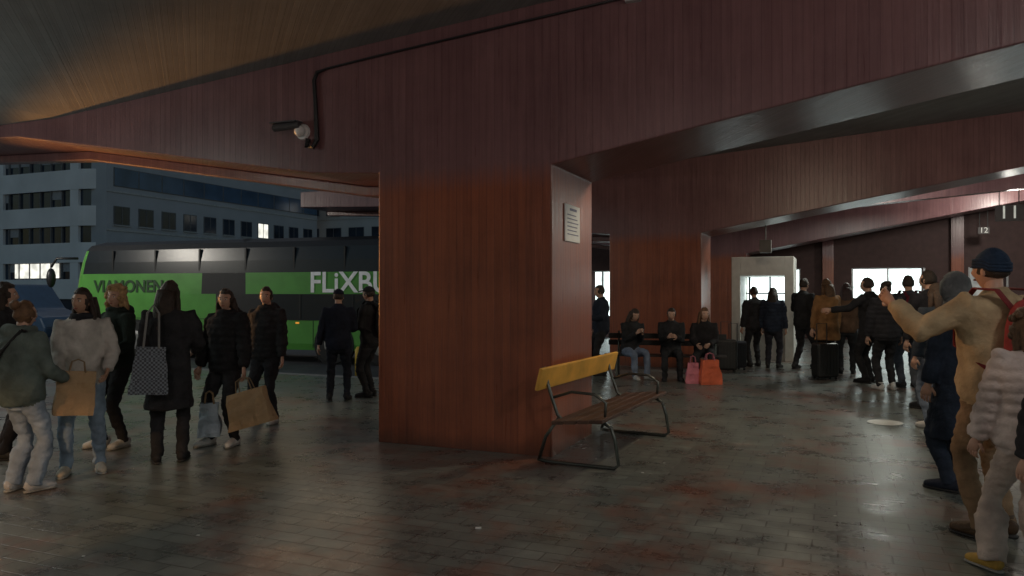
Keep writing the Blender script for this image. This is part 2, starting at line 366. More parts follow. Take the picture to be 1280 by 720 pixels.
# ------------------------------------------------------------------ bus
def wheel(bm,x,y,z,r,w,mt,mh):
    tube(bm,[(x,y-w/2,z),(x,y-w/2+.03,z),(x,y+w/2-.03,z),(x,y+w/2,z)],[r*.93,r,r,r*.93],mt,24,side=Vector((1,0,0)))
    tube(bm,[(x,y-w/2-.02,z),(x,y-w/2+.01,z)],[r*.35,r*.58],mh,16,side=Vector((1,0,0)))
def bus():
    dx,dy=9.3,-3.0; a=math.atan2(dy,dx)
    e=empty('green_coach_bus',(-12.6,21.5,-.2),a)
    LB,W=12.0,2.5
    fp=[]
    r=.45
    n=24
    xs=[r+(LB-2*r)*i/n for i in range(n+1)]
    for x in xs: fp.append((x,0))
    for i in range(1,6): an=-math.pi/2+i*math.pi/12; fp.append((LB-r+r*math.cos(an),r+r*math.sin(an)))
    fp.append((LB,r)); fp.append((LB,W/2)); fp.append((LB,W-r))
    for i in range(1,6): an=i*math.pi/12; fp.append((LB-r+r*math.cos(an),W-r+r*math.sin(an)))
    for x in xs[::-1]: fp.append((x,W))
    for i in range(1,6): an=math.pi/2+i*math.pi/12; fp.append((r+r*math.cos(an),W-r+r*math.sin(an)))
    fp+= [(0,W-r),(0,W/2),(0,r)]
    for i in range(1,6): an=math.pi+i*math.pi/12; fp.append((r+r*math.cos(an),r+r*math.sin(an)))
    zl=[(.34,.04),(.5,0),(1.1,0),(1.75,0),(2.3,.015),(2.62,.04),(2.95,.09),(3.1,.17),(3.2,.4)]
    bm=bmesh.new(); rings=[]
    for z,ins in zl:
        ring=[]
        for x,y in fp:
            cx,cy=LB/2,W/2
            fx=ins+(max(0,z-1.0)*.16 if x<1.0 else 0)*(1-min(1,x))
            xx=x+(fx if x<cx else -ins); yy=y+(ins if y<cy else -ins)
            ring.append(bm.verts.new((xx,yy,z)))
        rings.append(ring)
    N=len(fp)
    for i in range(len(zl)-1):
        zm=(zl[i][0]+zl[i+1][0])/2
        for j in range(N):
            f=bm.faces.new((rings[i][j],rings[i][(j+1)%N],rings[i+1][(j+1)%N],rings[i+1][j]))
            xm=(fp[j][0]+fp[(j+1)%N][0])/2
            mi=0
            if zm>3.0: mi=2
            elif zm>2.3: mi=1 if xm>.55 else 0
            elif zm>1.75: mi=2 if 4.4<xm<6.1 else 0
            elif zm>1.1: mi=1 if (xm>6.3) else (2 if 4.9<xm<6.3 else 0)
            f.material_index=mi
    bm.faces.new(rings[-1]).material_index=2; bm.faces.new(rings[0][::-1]).material_index=2
    g=simple('bus_green',(.10,.34,.06),.4,var=.12,scale=2,bump=0)
    mk('body',bm,[g,M_GLASS,simple('bus_black',(.012,.012,.014),.6)],parent=e,smooth=False)
    bm=bmesh.new()
    for x in [1.6+i*1.45 for i in range(8)]: box(bm,x,x+.05,-.0+.02,.06,2.34,2.94)
    for x in (7.6,9.1,10.6): box(bm,x,x+.05,-.012,.02,1.12,1.74)
    box(bm,.45,11.5,-.012,.0,1.085,1.1); 
    for x in (1.9,3.1,5.0,6.4,8.0,11.2): box(bm,x,x+.015,-.006,.0,.4,1.08)
    mk('trim',bm,[M_BLACK],parent=e)
    bm=bmesh.new()
    for x in (2.5,8.6,9.9):
        tube(bm,[(x,-.012,.5),(x,.1,.5)],.56,2,24,side=Vector((1,0,0)))
        wheel(bm,x,.1,.5,.5,.3,0,1); wheel(bm,x,W-.1,.5,.5,.3,0,1)
    mk('wheels',bm,[simple('tyre',(.02,.02,.02),.8),simple('hub',(.3,.3,.3),.4,metal=.7),M_BLACK],parent=e)
    bm=bmesh.new()
    tube(bm,[(.3,.1,2.75),(-.25,-.1,2.75),(-.4,-.15,2.5)],.035,0,8); ell(bm,(-.4,-.15,2.2),(.1,.14,.28),0)
    mk('mirror',bm,[M_BLACK],parent=e,smooth=True)
    def txt(s,x,z,size,m,dy=-.012):
        c=bpy.data.curves.new('lettering','FONT'); c.body=s; c.size=size; c.extrude=.003; c.offset=.012
        o=bpy.data.objects.new('lettering',c); col.objects.link(o); o.parent=e; o.location=(x,dy,z); o.rotation_euler=(math.pi/2,0,0); c.materials.append(m)
    txt('FLiXBUS',7.9,1.80,.72,simple('letter_white',(.8,.8,.8),.5,emit=(1,1,1),es=.05))
    txt('VIAMONEN',1.0,1.80,.46,simple('letter_dark',(.02,.06,.02),.5))
    bm=bmesh.new()
    box(bm,.5,.9,-.01,.03,.62,.78,0); box(bm,11.3,11.5,-.01,.0,.7,.8,1)
    for i in range(5): box(bm,1.2+i*2.1,1.3+i*2.1,-.01,.0,1.0,1.04,1)
    mk('lamps',bm,[M_WHITE,simple('amber',(.6,.2,.02),.4,emit=(1,.4,.05),es=.6)],parent=e)
bus()
def van():
    x,y=P(-110,25); e=empty('parked_van',(x,y,-.2),math.radians(-12))
    prof=[(0,.35),(0,1.1),(.1,1.9),(.3,2.05),(3.6,2.05),(4.2,1.25),(5.0,1.0),(5.15,.7),(5.1,.35)]
    bm=bmesh.new(); prism(bm,prof,0,1.9); mk('body',bm,[simple('van_blue',(.03,.06,.11),.3)],parent=e,bevel=.07)
    bm=bmesh.new(); prism(bm,[(2.5,1.25),(2.5,1.85),(3.5,1.85),(3.95,1.25)],-.006,1.906); prism(bm,[(.4,1.25),(.4,1.85),(2.4,1.85),(2.4,1.25)],-.006,1.906)
    mk('windows',bm,[M_GLASS],parent=e)
    bm=bmesh.new()
    for q in (1.0,4.1): wheel(bm,q,.1,.34,.34,.24,0,1); wheel(bm,q,1.8,.34,.34,.24,0,1)
    mk('wheels',bm,[MC['tyre'],MC['hub']],parent=e)
van()

# ------------------------------------------------------------------ buildings
M_LIT=simple('lit_window',(.9,.9,.8),.5,emit=(1,.97,.85),es=1.1,var=.4,scale=1.1)
M_WIN=simple('window_glass',(.02,.03,.05),.12,var=.5,scale=.5,bump=0)
M_BLUE=simple('blue_curtain_glass',(.06,.11,.19),.2,var=.4,scale=.4,bump=0)
M_FRM=simple('window_frame',(.12,.12,.13),.6)
def white_block():
    P0=Vector((-31.4,58,0)); ang=math.atan2(E1.y,E1.x)
    e=empty('white_apartment_block',P0,ang)
    W=15.; Dp=14.; r=2.5
    def fpt(ins=0):
        pts=[(-W,ins),( -r,ins)]
        for i in range(1,9): an=-math.pi/2+i*math.pi/16; pts.append((-r+(r-ins)*math.cos(an),r+(r-ins)*math.sin(an)))
        pts+=[(-ins,Dp),(-W,Dp)]
        return pts
    bm=bmesh.new()
    prism(bm,fpt(.25),-.2,21,1,axis='z')
    fl=2.85
    for i,z0 in enumerate([1.05+i*fl for i in range(7)]):
        prism(bm,fpt(0),z0+0.0,z0+1.55,0,axis='z')
    mk('walls',bm,[simple('white_render',(.66,.66,.68),.7,var=.1,scale=.4),M_WIN],parent=e)
    bm=bmesh.new()
    for i in range(7):
        z0=1.05+i*fl+1.55
        for x in [-W+.5+k*1.25 for k in range(12)]:
            if x>-2.5: continue
            box(bm,x,x+.1,.1,.245,z0+.003,z0+1.297,0)
            if random.random()<.35: box(bm,x+.1,x+1.25,.2,.244,z0+.6,z0+1.29,1)
        if i==0: box(bm,-10.0,-4.9,.15,.243,z0+.1,z0+1.25,2)
        box(bm,-W,-11.3,.02,.24,z0+.003,z0+1.297,3); box(bm,-3.4,-2.5,.02,.24,z0+.003,z0+1.297,3)
    mk('window_details',bm,[M_FRM,simple('blind',(.3,.3,.32),.8),M_LIT,MC['white_render']],parent=e)
white_block()
def grid_block(name,P0,ang,length,depth,H,fl,sp,ww,wh,z0,wallm,litp,topglass=None,lits=()):
    e=empty(name,P0,ang); bm=bmesh.new()
    box(bm,0,length,0,depth,-.2,H)
    mk('walls',bm,[wallm],parent=e)
    bm=bmesh.new(); z=z0; fi=0
    while z+wh<H-.5:
        x=.7; xi=0
        tg = topglass and z>topglass
        box(bm,0,length,-.06,-.002,z-.55,z-.42,3)
        while x+ww<length-.3:
            w=sp-.12 if tg else ww
            lit=((fi,xi) in lits) if lits else random.random()<litp
            m=4 if tg else (2 if lit else 1)
            box(bm,x-.06,x+w+.06,-.05,-.003,z-.06,z+wh+.06,0)
            box(bm,x,x+w,-.058,-.051,z,z+wh,m)
            if not tg:
                box(bm,x+w/2-.03,x+w/2+.03,-.075,-.06,z,z+wh,0); box(bm,x-.12,x+w+.12,-.16,-.078,z-.14,z-.065,3)
            x+=sp; xi+=1
        z+=fl; fi+=1
    mk('windows',bm,[M_FRM,M_WIN,M_LIT,simple('sill',(.4,.4,.4),.7),M_BLUE],parent=e)
gray=simple('grey_render',(.36,.37,.40),.8,var=.1,scale=.3)
grid_block('grey_office_block',Vector((-31.2,58.4,0)),math.atan2(E2.y,E2.x),26,12,22,3.0,2.3,1.35,1.35,3.9,gray,.16,topglass=9.2,lits=((0,2),(0,3),(0,4),(1,7)))
grid_block('pale_residential_block',Vector((-27,88,0)),TH,30,12,24,3.0,3.0,1.9,1.5,1.2,simple('pale_render',(.42,.42,.43),.8,var=.1,scale=.3),.1)
grid_block('brown_corner_block',Vector((-72,78,0)),TH,24,12,20,3.1,2.6,1.5,1.5,1.2,simple('brown_render',(.16,.11,.09),.8),.1)

# ------------------------------------------------------------------ PEOPLE
def ik(a,t,l1,l2,pole):
    a=Vector(a); t=Vector(t); d=t-a; D=d.length; mx=(l1+l2)*.999
    if D>mx: d=d*(mx/D); t=a+d; D=mx
    if D<abs(l1-l2)+.02: D=abs(l1-l2)+.02
    n=d.normalized(); x=(l1*l1-l2*l2+D*D)/(2*D); h=math.sqrt(max(0,l1*l1-x*x))
    p=Vector(pole); p=p-n*p.dot(n); p.normalize()
    return a+n*x+p*h, t
def hand(bm,w,d,n,mi,curl=.5,k=1.):
    d=d.normalized(); n=(n-d*n.dot(d)).normalized(); s=d.cross(n)
    tube(bm,[w-d*.03,w,w+d*.04,w+d*.085],[(.026*k,.02*k),(.027*k,.018*k),(.04*k,.016*k),(.042*k,.013*k)],mi,8,side=s)
    for i,(off,ln) in enumerate(((-.031,.062),(-.011,.078),(.010,.084),(.031,.074))):
        p=w+d*.078+s*off*k; dirv=d.copy(); pts=[p]
        for j,f in enumerate((.42,.32,.26)):
            a=curl*(.5+.35*j); 
            dirv=(dirv*math.cos(a)+n*math.sin(a)).normalized()
            p=p+dirv*ln*f; pts.append(p)
        tube(bm,pts,[.0095*k,.009*k,.008*k,.006*k],mi,6,side=s)
    p=w+d*.02+s*.03*k; pts=[p,p+d*.03+s*.025+n*.012,p+d*.055+s*.03+n*.03]
    tube(bm,pts,[.013*k,.011*k,.008*k],mi,6,side=n)
def person(name,u,d,H,heading,top=(.03,.03,.035),bottom=(.02,.02,.025),shoes=(.03,.03,.03),skin=(.5,.30,.22),hairc=(.03,.018,.012),
           hair='short',bulk=1.,hem=None,lh=None,rh=None,feet=None,seated=False,lean=0.,look=0.,nod=0.,hat=None,hatc=(.02,.025,.05),puffer=False,
           scarf=None,voxel=.017,curl=.6,pocket=False,xy=None,wide=1.,lpole=None,rpole=None):
    k=H/1.7
    R=Matrix.Rotation(-lean,3,'X')
    pel=Vector((0,0,.52 if seated else .90))
    def Tt(v): return pel+R@(Vector(v)-Vector((0,0,.9)))
    src=bmesh.new(); X=Vector((1,0,0))
    rings=[(.80,.135,.105,-.005),(.86,.168,.122,-.008),(.95,.172,.128,-.008),(1.05,.157,.118,0),(1.17,.165,.122,.003),(1.29,.185,.128,.0),(1.38,.187,.118,-.006),(1.43,.15,.095,-.008),(1.465,.09,.075,-.006),(1.50,.066,.066,.0)]
    b=bulk-1
    tube(src,[Tt((0,yo,z)) for z,rx,ry,yo in rings],[(rx*(1+.22*b*(z<1.44))+.012*wide*(z<1.44),ry*(1+.5*b*(z<1.44))+.01) for z,rx,ry,yo in rings],0,20,side=X)
    if not seated:
        tube(src,[Tt((0,-.005,.74)),Tt((0,-.005,.80)),Tt((0,-.005,.9)),Tt((0,0,1.02))],[(.10,.09),(.15,.112),(.168,.12),(.15,.11)],1,16,side=X)
    if hem is not None and not seated:
        n=5; pts=[];rr=[]
        for i in range(n+1):
            z=1.05+(hem-1.05)*i/n; pts.append(Tt((0,-.004,z)) if z>.9 else Vector((0,-.004,z))); g=i/n
            rr.append((.170+.05*g+.03*b,.128+.045*g+.03*b))
        tube(src,pts[::-1],rr[::-1],0,20,side=X)
    ft=feet or ((-.105,-.01),(.11,.03)) if not seated else (feet or ((-.13,.44),(.14,.47)))
    ank=[]
    for sgn,f in zip((-1,1),ft):
        hip=pel+Vector((sgn*.088,0,-.035)); tgt=Vector((f[0],f[1],.085 if len(f)<3 else f[2]))
        kn,an=ik(hip,tgt,.425,.405,(sgn*.12,1,.15 if seated else 0))
        ank.append((an,sgn))
        tb=1+.12*(wide-1)*3
        pts=[hip+Vector((0,0,.04)),hip.lerp(kn,.25),hip.lerp(kn,.6),hip.lerp(kn,.92),kn.lerp(an,.1),kn.lerp(an,.35),kn.lerp(an,.7),an+Vector((0,0,-.025))]
        rr=[.098,.097,.083,.068,.066,.066*tb,.058*tb,.056*tb]
        tube(src,pts,rr,1,14,side=X)
    hands=[]
    for sgn,h,pole in ((-1,lh,lpole),(1,rh,rpole)):
        sh=Tt((sgn*(.182+.012*b),0,1.395))
        if h is None: h=Tt((sgn*(.25+.03*b),.07,.80)) if not seated else Vector((sgn*.13,.36,.62))
        el,wr=ik(sh,h,.285,.255,pole or (sgn*.45,-1,-.25))
        bl=.010+.016*b
        pts=[Tt((sgn*.12,0,1.37)),sh,sh.lerp(el,.3),sh.lerp(el,.75),el,el.lerp(wr,.3),el.lerp(wr,.7),wr]
        rr=[.06+bl,.064+bl,.058+bl,.05+bl,.048+bl,.046+bl,.040+bl,.034+bl]
        tube(src,pts,rr,0,12,side=Vector((0,1,0)) if abs((wr-sh).normalized().y)<.8 else X)
        hands.append((el,wr,sgn))
    if hat=='hooddown' or scarf is not None:
        n=10
        pts=[Tt((.085*math.cos(2*math.pi*i/n),.005+.085*math.sin(2*math.pi*i/n),1.475+.012*math.sin(3*i))) for i in range(n)]; pts.append(pts[0].copy())
        tube(src,pts,.036,4 if scarf is not None else 0,8,side=Vector((0,0,1)),caps=True)
    if hat=='hooddown': ell(src,Tt((0,-.11,1.45)),(.12,.06,.085),0)
    bmesh.ops.recalc_face_normals(src,faces=src.faces[:])
    me=bpy.data.meshes.new('tmp'); src.to_mesh(me)
    bvh=BVHTree.FromBMesh(src); src.faces.ensure_lookup_table(); mids=[f.material_index for f in src.faces]
    ob=bpy.data.objects.new('tmp',me); col.objects.link(ob)
    md=ob.modifiers.new('r','REMESH'); md.mode='VOXEL'; md.voxel_size=voxel; md.adaptivity=0
    ms=ob.modifiers.new('s','SMOOTH'); ms.factor=.5; ms.iterations=4
    dg=bpy.context.evaluated_depsgraph_get(); dg.update()
    me2=bpy.data.meshes.new_from_object(ob.evaluated_get(dg))
    bpy.data.objects.remove(ob); 
    bm=bmesh.new(); bm.from_mesh(me2); bpy.data.meshes.remove(me2)
    bm.normal_update()
    seed=Vector((random.random()*50,random.random()*50,0))
    for f in bm.faces:
        c=f.calc_center_median(); r=bvh.find_nearest(c); f.material_index=mids[r[2]] if r and r[2] is not None else 0
        f.smooth=True
        if hem is None and not seated and f.material_index!=0 and c.z>.80 and c.z<1.1 and abs(c.x)<.16: f.material_index=0 if c.z>.84 else 1
    mv={}
    for f in bm.faces:
        for v_ in f.verts: mv[v_]=f.material_index
    for v_ in bm.verts:
        p=v_.co
        q=Vector((p.x*7,p.y*7,p.z*(9 if mv.get(v_)==0 else 16)))+seed
        a=noise.noise(q)*.014+noise.noise(q*2.3)*.008
        if puffer and mv.get(v_)==0: a+=abs(math.sin(p.z*math.pi/.075))*.011
        v_.co=p+v_.normal*a
    if not pocket:
        for el,wr,sgn in hands:
            dr=(wr-el).normalized()
            hand(bm,wr+dr*.015,dr,Vector((-sgn,.25,0)) ,3,curl)
    for an,sgn in ank:
        tx=Vector((sgn*.18,1,0)).normalized() 
        base=Vector((an.x,an.y,0)); sx=Vector((tx.y,-tx.x,0))
        z=an.z-.085
        tube(bm,[base+tx*y+Vector((0,0,zz+z)) for y,zz in ((-.075,.045),(-.06,.055),(0,.062),(.07,.05),(.14,.04),(.185,.034),(.2,.03))],[(.018,.02),(.036,.047),(.04,.055),(.044,.043),(.046,.034),(.036,.025),(.014,.012)],2,12,side=sx)
        tube(bm,[base+tx*y+Vector((0,0,.012+z)) for y in (-.082,-.06,.0,.14,.19,.207)],[(.018,.011),(.038,.012),(.041,.012),(.048,.012),(.038,.012),(.014,.011)],6,10,side=sx)
        tube(bm,[Vector((an.x,an.y,z+.06)),Vector((an.x,an.y,z+.13))],.042,2,10)
    HM=Matrix.Translation(Tt((0,.012,1.50)))@Matrix.Rotation(math.radians(look),4,'Z')@Matrix.Rotation(-math.radians(nod)-lean*.4,4,'X')
    tube(bm,[HM@Vector((0,-.012,-.08)),HM@Vector((0,-.006,.0)),HM@Vector((0,.0,.07))],[.06,.052,.05],3,12)
    hc=Vector((0,.02,.105))
    def g(x,z,x0,z0,sx,sz): return math.exp(-((x-x0)/sx)**2-((z-z0)/sz)**2)
    def headf(dv,p):
        p=p.copy()
        if dv.z<0: p.x*=1-.34*(-dv.z)**1.3; p.y*= 1-.12*(-dv.z) if dv.y>0 else 1-.45*(-dv.z)
        if dv.y>0:
            p.y+= .024*g(p.x,p.z,0,-.022,.013,.022)+.009*g(p.x,p.z,0,.01,.01,.03)
            p.y-= .009*g(abs(p.x),p.z,.032,.012,.017,.013)
            p.y+= .005*g(p.x,p.z,0,-.058,.024,.008)+.008*g(p.x,p.z,0,-.098,.022,.016)
            p.y+= .004*g(abs(p.x),p.z,.03,.034,.03,.01)
        return p
    near=d<9
    ell(bm,hc,(.073,.094,.115),3,28 if near else 18,22 if near else 14,M=HM,fn=headf)
    for sg in (-1,1):
        ell(bm,hc+Vector((sg*.032,.078,.012)),(.013,.009,.0075),7,8,6,M=HM)
        ell(bm,hc+Vector((sg*.032,.086,.012)),(.0055,.004,.0062),5,6,5,M=HM)
        tube(bm,[HM@(hc+Vector((sg*.016,.089,.031))),HM@(hc+Vector((sg*.034,.088,.036))),HM@(hc+Vector((sg*.05,.074,.031)))],.0035,5,5)
        ell(bm,hc+Vector((sg*.073,-.002,-.004)),(.009,.019,.031),3,8,6,M=HM)
    ell(bm,hc+Vector((0,.088,-.058)),(.022,.007,.0065),8,10,6,M=HM)
    cs=seed*1.3
    if hat not in('hood',):
        amp={'short':.008,'bald':.0,'curly':.026,'long':.010,'bob':.012,'bun':.008}[hair]; sc={'short':1.10,'curly':1.30,'long':1.13,'bob':1.15,'bun':1.1}[hair]
        if hat in('beanie','cap'): sc=1.04
        def hf(dv,p):
            p=headf(dv,p) if dv.z<-.2 else p.copy()
            face=(dv.y>.22 and dv.z<.58 and abs(dv.x)<.85)
            low=(dv.z<-.35 if hair=='short' else dv.z<-.75)
            if face or low: return Vector((p.x*.86,p.y*.86,p.z*.86))
            q=p*sc+Vector((0,-.008,.006))
            nn=noise.noise(p*22+cs)*amp+noise.noise(p*45+cs)*amp*.6
            return q+dv*nn
        ell(bm,hc,(.075,.095,.117),10,26,18,M=HM,fn=hf)
        HI=10
        if hair in('long','curly','bob'):
            ln={'long':.34,'curly':.14,'bob':.12}[hair]; w=.085 if hair!='curly' else .105
            pts=[Vector((0,-.055,.14)),Vector((0,-.08,.04)),Vector((0,-.10,-.05)),Vector((0,-.115,-.05-ln*.5)),Vector((0,-.115,-.05-ln))]
            tube(bm,[HM@p for p in pts],[(w,.05),(w*1.12,.06),(w*1.15,.055),(w,.04),(w*.55,.02)],HI,14)
            for sg in (-1,1):
                pts=[Vector((sg*.07,.0,.13)),Vector((sg*.088,-.01,.05)),Vector((sg*.095,-.02,-.03)),Vector((sg*.095,-.01,-.03-ln*.55))]
                tube(bm,[HM@p for p in pts],[(.02,.04),(.024,.045),(.026,.04),(.012,.02)],HI,10)
            if hair=='curly':
                for i in range(30):
                    an=random.random()*2*math.pi; zz=random.uniform(-.12,.12)
                    if abs(an-math.pi/2)<.9 and zz<.06: continue
                    ell(bm,hc+Vector((.09*math.cos(an),-.01+.10*math.sin(an),zz)),(.024,.024,.026),HI,7,5,M=HM)
        if hair=='bun': ell(bm,hc+Vector((0,-.10,.09)),(.05,.045,.045),HI,12,8,M=HM,fn=lambda dv,p:p+dv*noise.noise(p*40)*.008)
    if hat=='beanie':
        def bf(dv,p):
            return p+dv*noise.noise(p*16+cs)*.006 if dv.z>-.12 else Vector((p.x*.8,p.y*.8,max(p.z,-.03)))
        ell(bm,hc+Vector((0,-.010,.03)),(.084,.104,.112),9,24,16,M=HM,fn=bf)
        n=20
        for dz,rr_ in ((.012,.013),(.03,.014),(.048,.013)):
            pts=[HM@(hc+Vector((.080*math.cos(2*math.pi*i/n),-.008+.100*math.sin(2*math.pi*i/n),dz+(.012 if math.sin(2*math.pi*i/n)>0 else -.004)))) for i in range(n+1)]
            tube(bm,pts,rr_,9,8,side=Vector((0,0,1)),caps=False)
    if hat=='cap':
        def bf(dv,p): return p if dv.z>.0 else Vector((p.x*.8,p.y*.8,max(p.z,-.01)))
        ell(bm,hc+Vector((0,-.004,.045)),(.084,.104,.078),9,20,12,M=HM,fn=bf)
        tube(bm,[HM@(hc+Vector((0,.09,.055))),HM@(hc+Vector((0,.13,.05))),HM@(hc+Vector((0,.17,.038)))],[(.07,.006),(.065,.006),(.03,.005)],9,12)
    if hat=='hood':
        def bf(dv,p):
            if dv.y>.5 and abs(dv.x)<.65 and dv.z<.6: return Vector((p.x*.8,p.y*.45,p.z*.8))
            return p+dv*noise.noise(p*18+cs)*.008
        ell(bm,hc+Vector((0,-.02,.0)),(.105,.125,.145),9,24,16,M=HM,fn=bf)
        tube(bm,[HM@Vector((0,-.02,-.06)),HM@Vector((0,-.02,.04))],[.12,.09],9,14)
    x,y=xy if xy else P(u,d)
    W=Matrix.Translation((x,y,0))@Matrix.Rotation(math.radians(heading),4,'Z')@Matrix.Scale(k,4)
    bm.transform(W)
    hm=simple('hair_%.2f_%.2f_%.2f'%tuple(hairc),hairc,.55,var=.4,scale=30,bump=.5)
    mats=[cloth(top),cloth(bottom),cloth(shoes,.6),simple('skin_%.2f'%skin[0],skin,.5,var=.06,scale=20,bump=.05),
          (cloth(scarf) if scarf is not None else hm),simple('brow_dark',(.02,.012,.01),.5),
          cloth((.3,.3,.28) if max(shoes)>.2 else (.03,.03,.03)),simple('eye_white',(.6,.58,.55),.3,var=.02),simple('lips',(.32,.11,.09),.5),
          cloth(hatc),hm]
    me=bpy.data.meshes.new(name); bmesh.ops.recalc_face_normals(bm,faces=bm.faces[:]); bm.to_mesh(me); bm.free()
    for m in mats: me.materials.append(m)
    me.shade_smooth()
    o=bpy.data.objects.new(name,me); col.objects.link(o); return o,W

BK=(.024,.024,.027); NV=(.025,.034,.055); JEAN=(.22,.29,.38); WHT=(.6,.58,.55)
person('standing_woman',28,6.1,1.50,-20,top=(.11,.14,.13),bottom=(.27,.33,.41),shoes=(.45,.45,.45),hairc=(.15,.08,.04),hair='bun',bulk=1.7,hat='hooddown',lh=(-.24,.2,.95),rh=(.2,.27,1.0),voxel=.015,wide=1.8)
person('standing_woman',2,7.3,1.66,-60,top=BK,hair='bob',bulk=1.3)
person('standing_woman',104,6.75,1.60,205,top=(.46,.43,.40),bottom=JEAN,shoes=(.46,.40,.32),hairc=(.035,.02,.015),hair='long',bulk=1.2,rh=(.16,.30,.97),lh=(-.22,.25,.98),look=-30,scarf=(.02,.02,.025),skin=(.42,.24,.16),feet=((-.14,-.02),(.13,.05)),voxel=.015)
person('standing_woman',147,7.9,1.63,150,top=(.02,.03,.025),bottom=BK,shoes=(.5,.5,.48),hairc=(.42,.27,.13),hair='curly',bulk=1.4,lh=(-.2,.25,1.0),look=25,hat='hooddown',feet=((-.12,0),(.13,.08)))
person('standing_woman',212,7.15,1.67,20,top=BK,bottom=BK,shoes=BK,hairc=(.03,.018,.014),hair='long',bulk=1.2,hem=.52,rh=(.2,.24,1.05),look=-25,voxel=.015)
person('standing_woman',284,8.0,1.60,160,top=(.018,.018,.02),bottom=BK,shoes=(.6,.6,.58),hairc=(.03,.02,.015),hair='bob',bulk=1.7,puffer=True,lh=(-.33,.12,.86),rh=(.3,.1,.84),look=20,hat='hooddown',voxel=.015,feet=((-.13,.02),(.15,.1)))
person('standing_man',334,9.3,1.63,165,top=BK,bottom=(.025,.025,.03),shoes=WHT,hair='short',bulk=1.5,puffer=True,look=15,hat='hooddown')
person('police_officer',423,11.2,1.62,8,top=(.012,.015,.028),bottom=(.012,.014,.022),shoes=BK,hair='short',bulk=1.4,hat='cap',hatc=(.012,.015,.03),rh=(.15,.25,1.1),lh=(-.3,.02,.85),feet=((-.13,0),(.13,0)))
person('standing_man',463,11.6,1.66,70,top=BK,bottom=BK,shoes=BK,hair='short',bulk=1.4,hat='cap',hatc=BK,lh=(-.15,.28,1.05))
person('standing_man',751,14.6,1.70,100,top=(.02,.025,.04),bottom=BK,hair='short',bulk=1.3,lh=(-.15,.3,1.1))
def seated(name,i,**kw):
    p=sp+Vector((math.cos(ang2)*i,math.sin(ang2)*i,0)); p-=Vector((0,.08,0))
    return person(name,0,14,1.66,kw.pop('heading',180),xy=(p.x,p.y),seated=True,**kw)
seated('seated_woman',.32,heading=200,top=BK,bottom=(.16,.2,.28),shoes=(.5,.5,.5),hair='long',hairc=(.05,.03,.02),bulk=1.3,lean=.22,nod=18,rh=(.06,.36,.86),lh=(-.05,.38,.86))
seated('seated_man',1.08,heading=172,top=BK,bottom=BK,shoes=BK,hair='short',bulk=1.4,lean=.12,nod=10,rh=(.08,.34,.8),lh=(-.08,.34,.8))
seated('seated_woman',1.68,heading=165,top=(.02,.018,.02),bottom=BK,shoes=BK,hair='bob',hairc=(.16,.08,.04),bulk=1.3,lean=.15,look=20,rh=(.12,.36,.66),lh=(-.1,.36,.68))
person('standing_man',943,16.3,1.68,10,top=BK,bottom=BK,hair='short',bulk=1.5)
person('standing_woman',966,16.0,1.66,-30,top=NV,bottom=(.03,.03,.04),hair='long',bulk=1.3,puffer=True)
person('standing_man',1004,15.8,1.85,-60,top=BK,bottom=(.03,.03,.035),hair='short',bulk=1.3,lh=(-.22,.3,1.05),feet=((-.1,-.12),(.1,.18)))
person('standing_woman',1034,14.3,1.80,15,top=(.25,.13,.055),bottom=BK,shoes=BK,hairc=(.09,.045,.02),hair='bob',bulk=1.5,hem=.66)
person('standing_woman',1058,14.9,1.74,-20,top=(.12,.07,.045),bottom=BK,hairc=(.04,.02,.02),hair='long',bulk=1.4)
person('standing_man',1086,13.4,1.82,35,top=BK,bottom=BK,shoes=BK,hair='short',bulk=1.3,lh=(-.50,.36,1.20),lpole=(-.2,-.4,-1),look=20)
person('standing_woman',1108,12.4,1.74,0,top=(.025,.025,.03),bottom=BK,shoes=(.6,.6,.6),hairc=(.03,.02,.015),hair='bun',bulk=1.8,puffer=True,hat='hooddown')
person('standing_man',1136,12.7,1.84,-5,top=(.03,.03,.04),bottom=(.05,.06,.08),shoes=BK,hair='short',bulk=1.5)
person('standing_man',1162,10.4,1.86,5,top=(.02,.02,.025),bottom=(.07,.08,.1),shoes=BK,hair='short',bulk=1.5,look=30)
person('standing_woman',1172,8.9,1.66,10,top=(.03,.04,.055),bottom=(.14,.17,.22),shoes=WHT,hairc=(.05,.03,.02),hair='bob',bulk=1.4)
person('standing_woman',1196,6.15,1.72,25,top=(.02,.03,.05),bottom=NV,shoes=(.02,.025,.04),hat='hood',hatc=(.13,.14,.15),bulk=1.5,hem=.42,voxel=.014)
o,Wb=person('standing_man',1243,4.95,1.84,12,top=(.40,.31,.19),bottom=(.22,.15,.09),shoes=(.08,.05,.03),hat='beanie',hatc=(.015,.03,.06),hair='short',bulk=1.9,lh=(-.42,.34,1.40),lpole=(-.5,-.2,-1),voxel=.013,look=15,nod=-3)
o,Ww=person('standing_woman',1288,4.35,1.46,5,top=(.52,.45,.42),bottom=(.48,.40,.35),shoes=(.45,.28,.06),hairc=(.09,.05,.025),hair='curly',bulk=2.1,puffer=True,voxel=.013,wide=2.6,lh=(-.28,.15,.85),feet=((-.24,.05),(.1,0)))
person('standing_man',1352,3.7,1.55,5,top=BK,bottom=BK,shoes=BK,hair='short',bulk=1.8,puffer=True,voxel=.014)

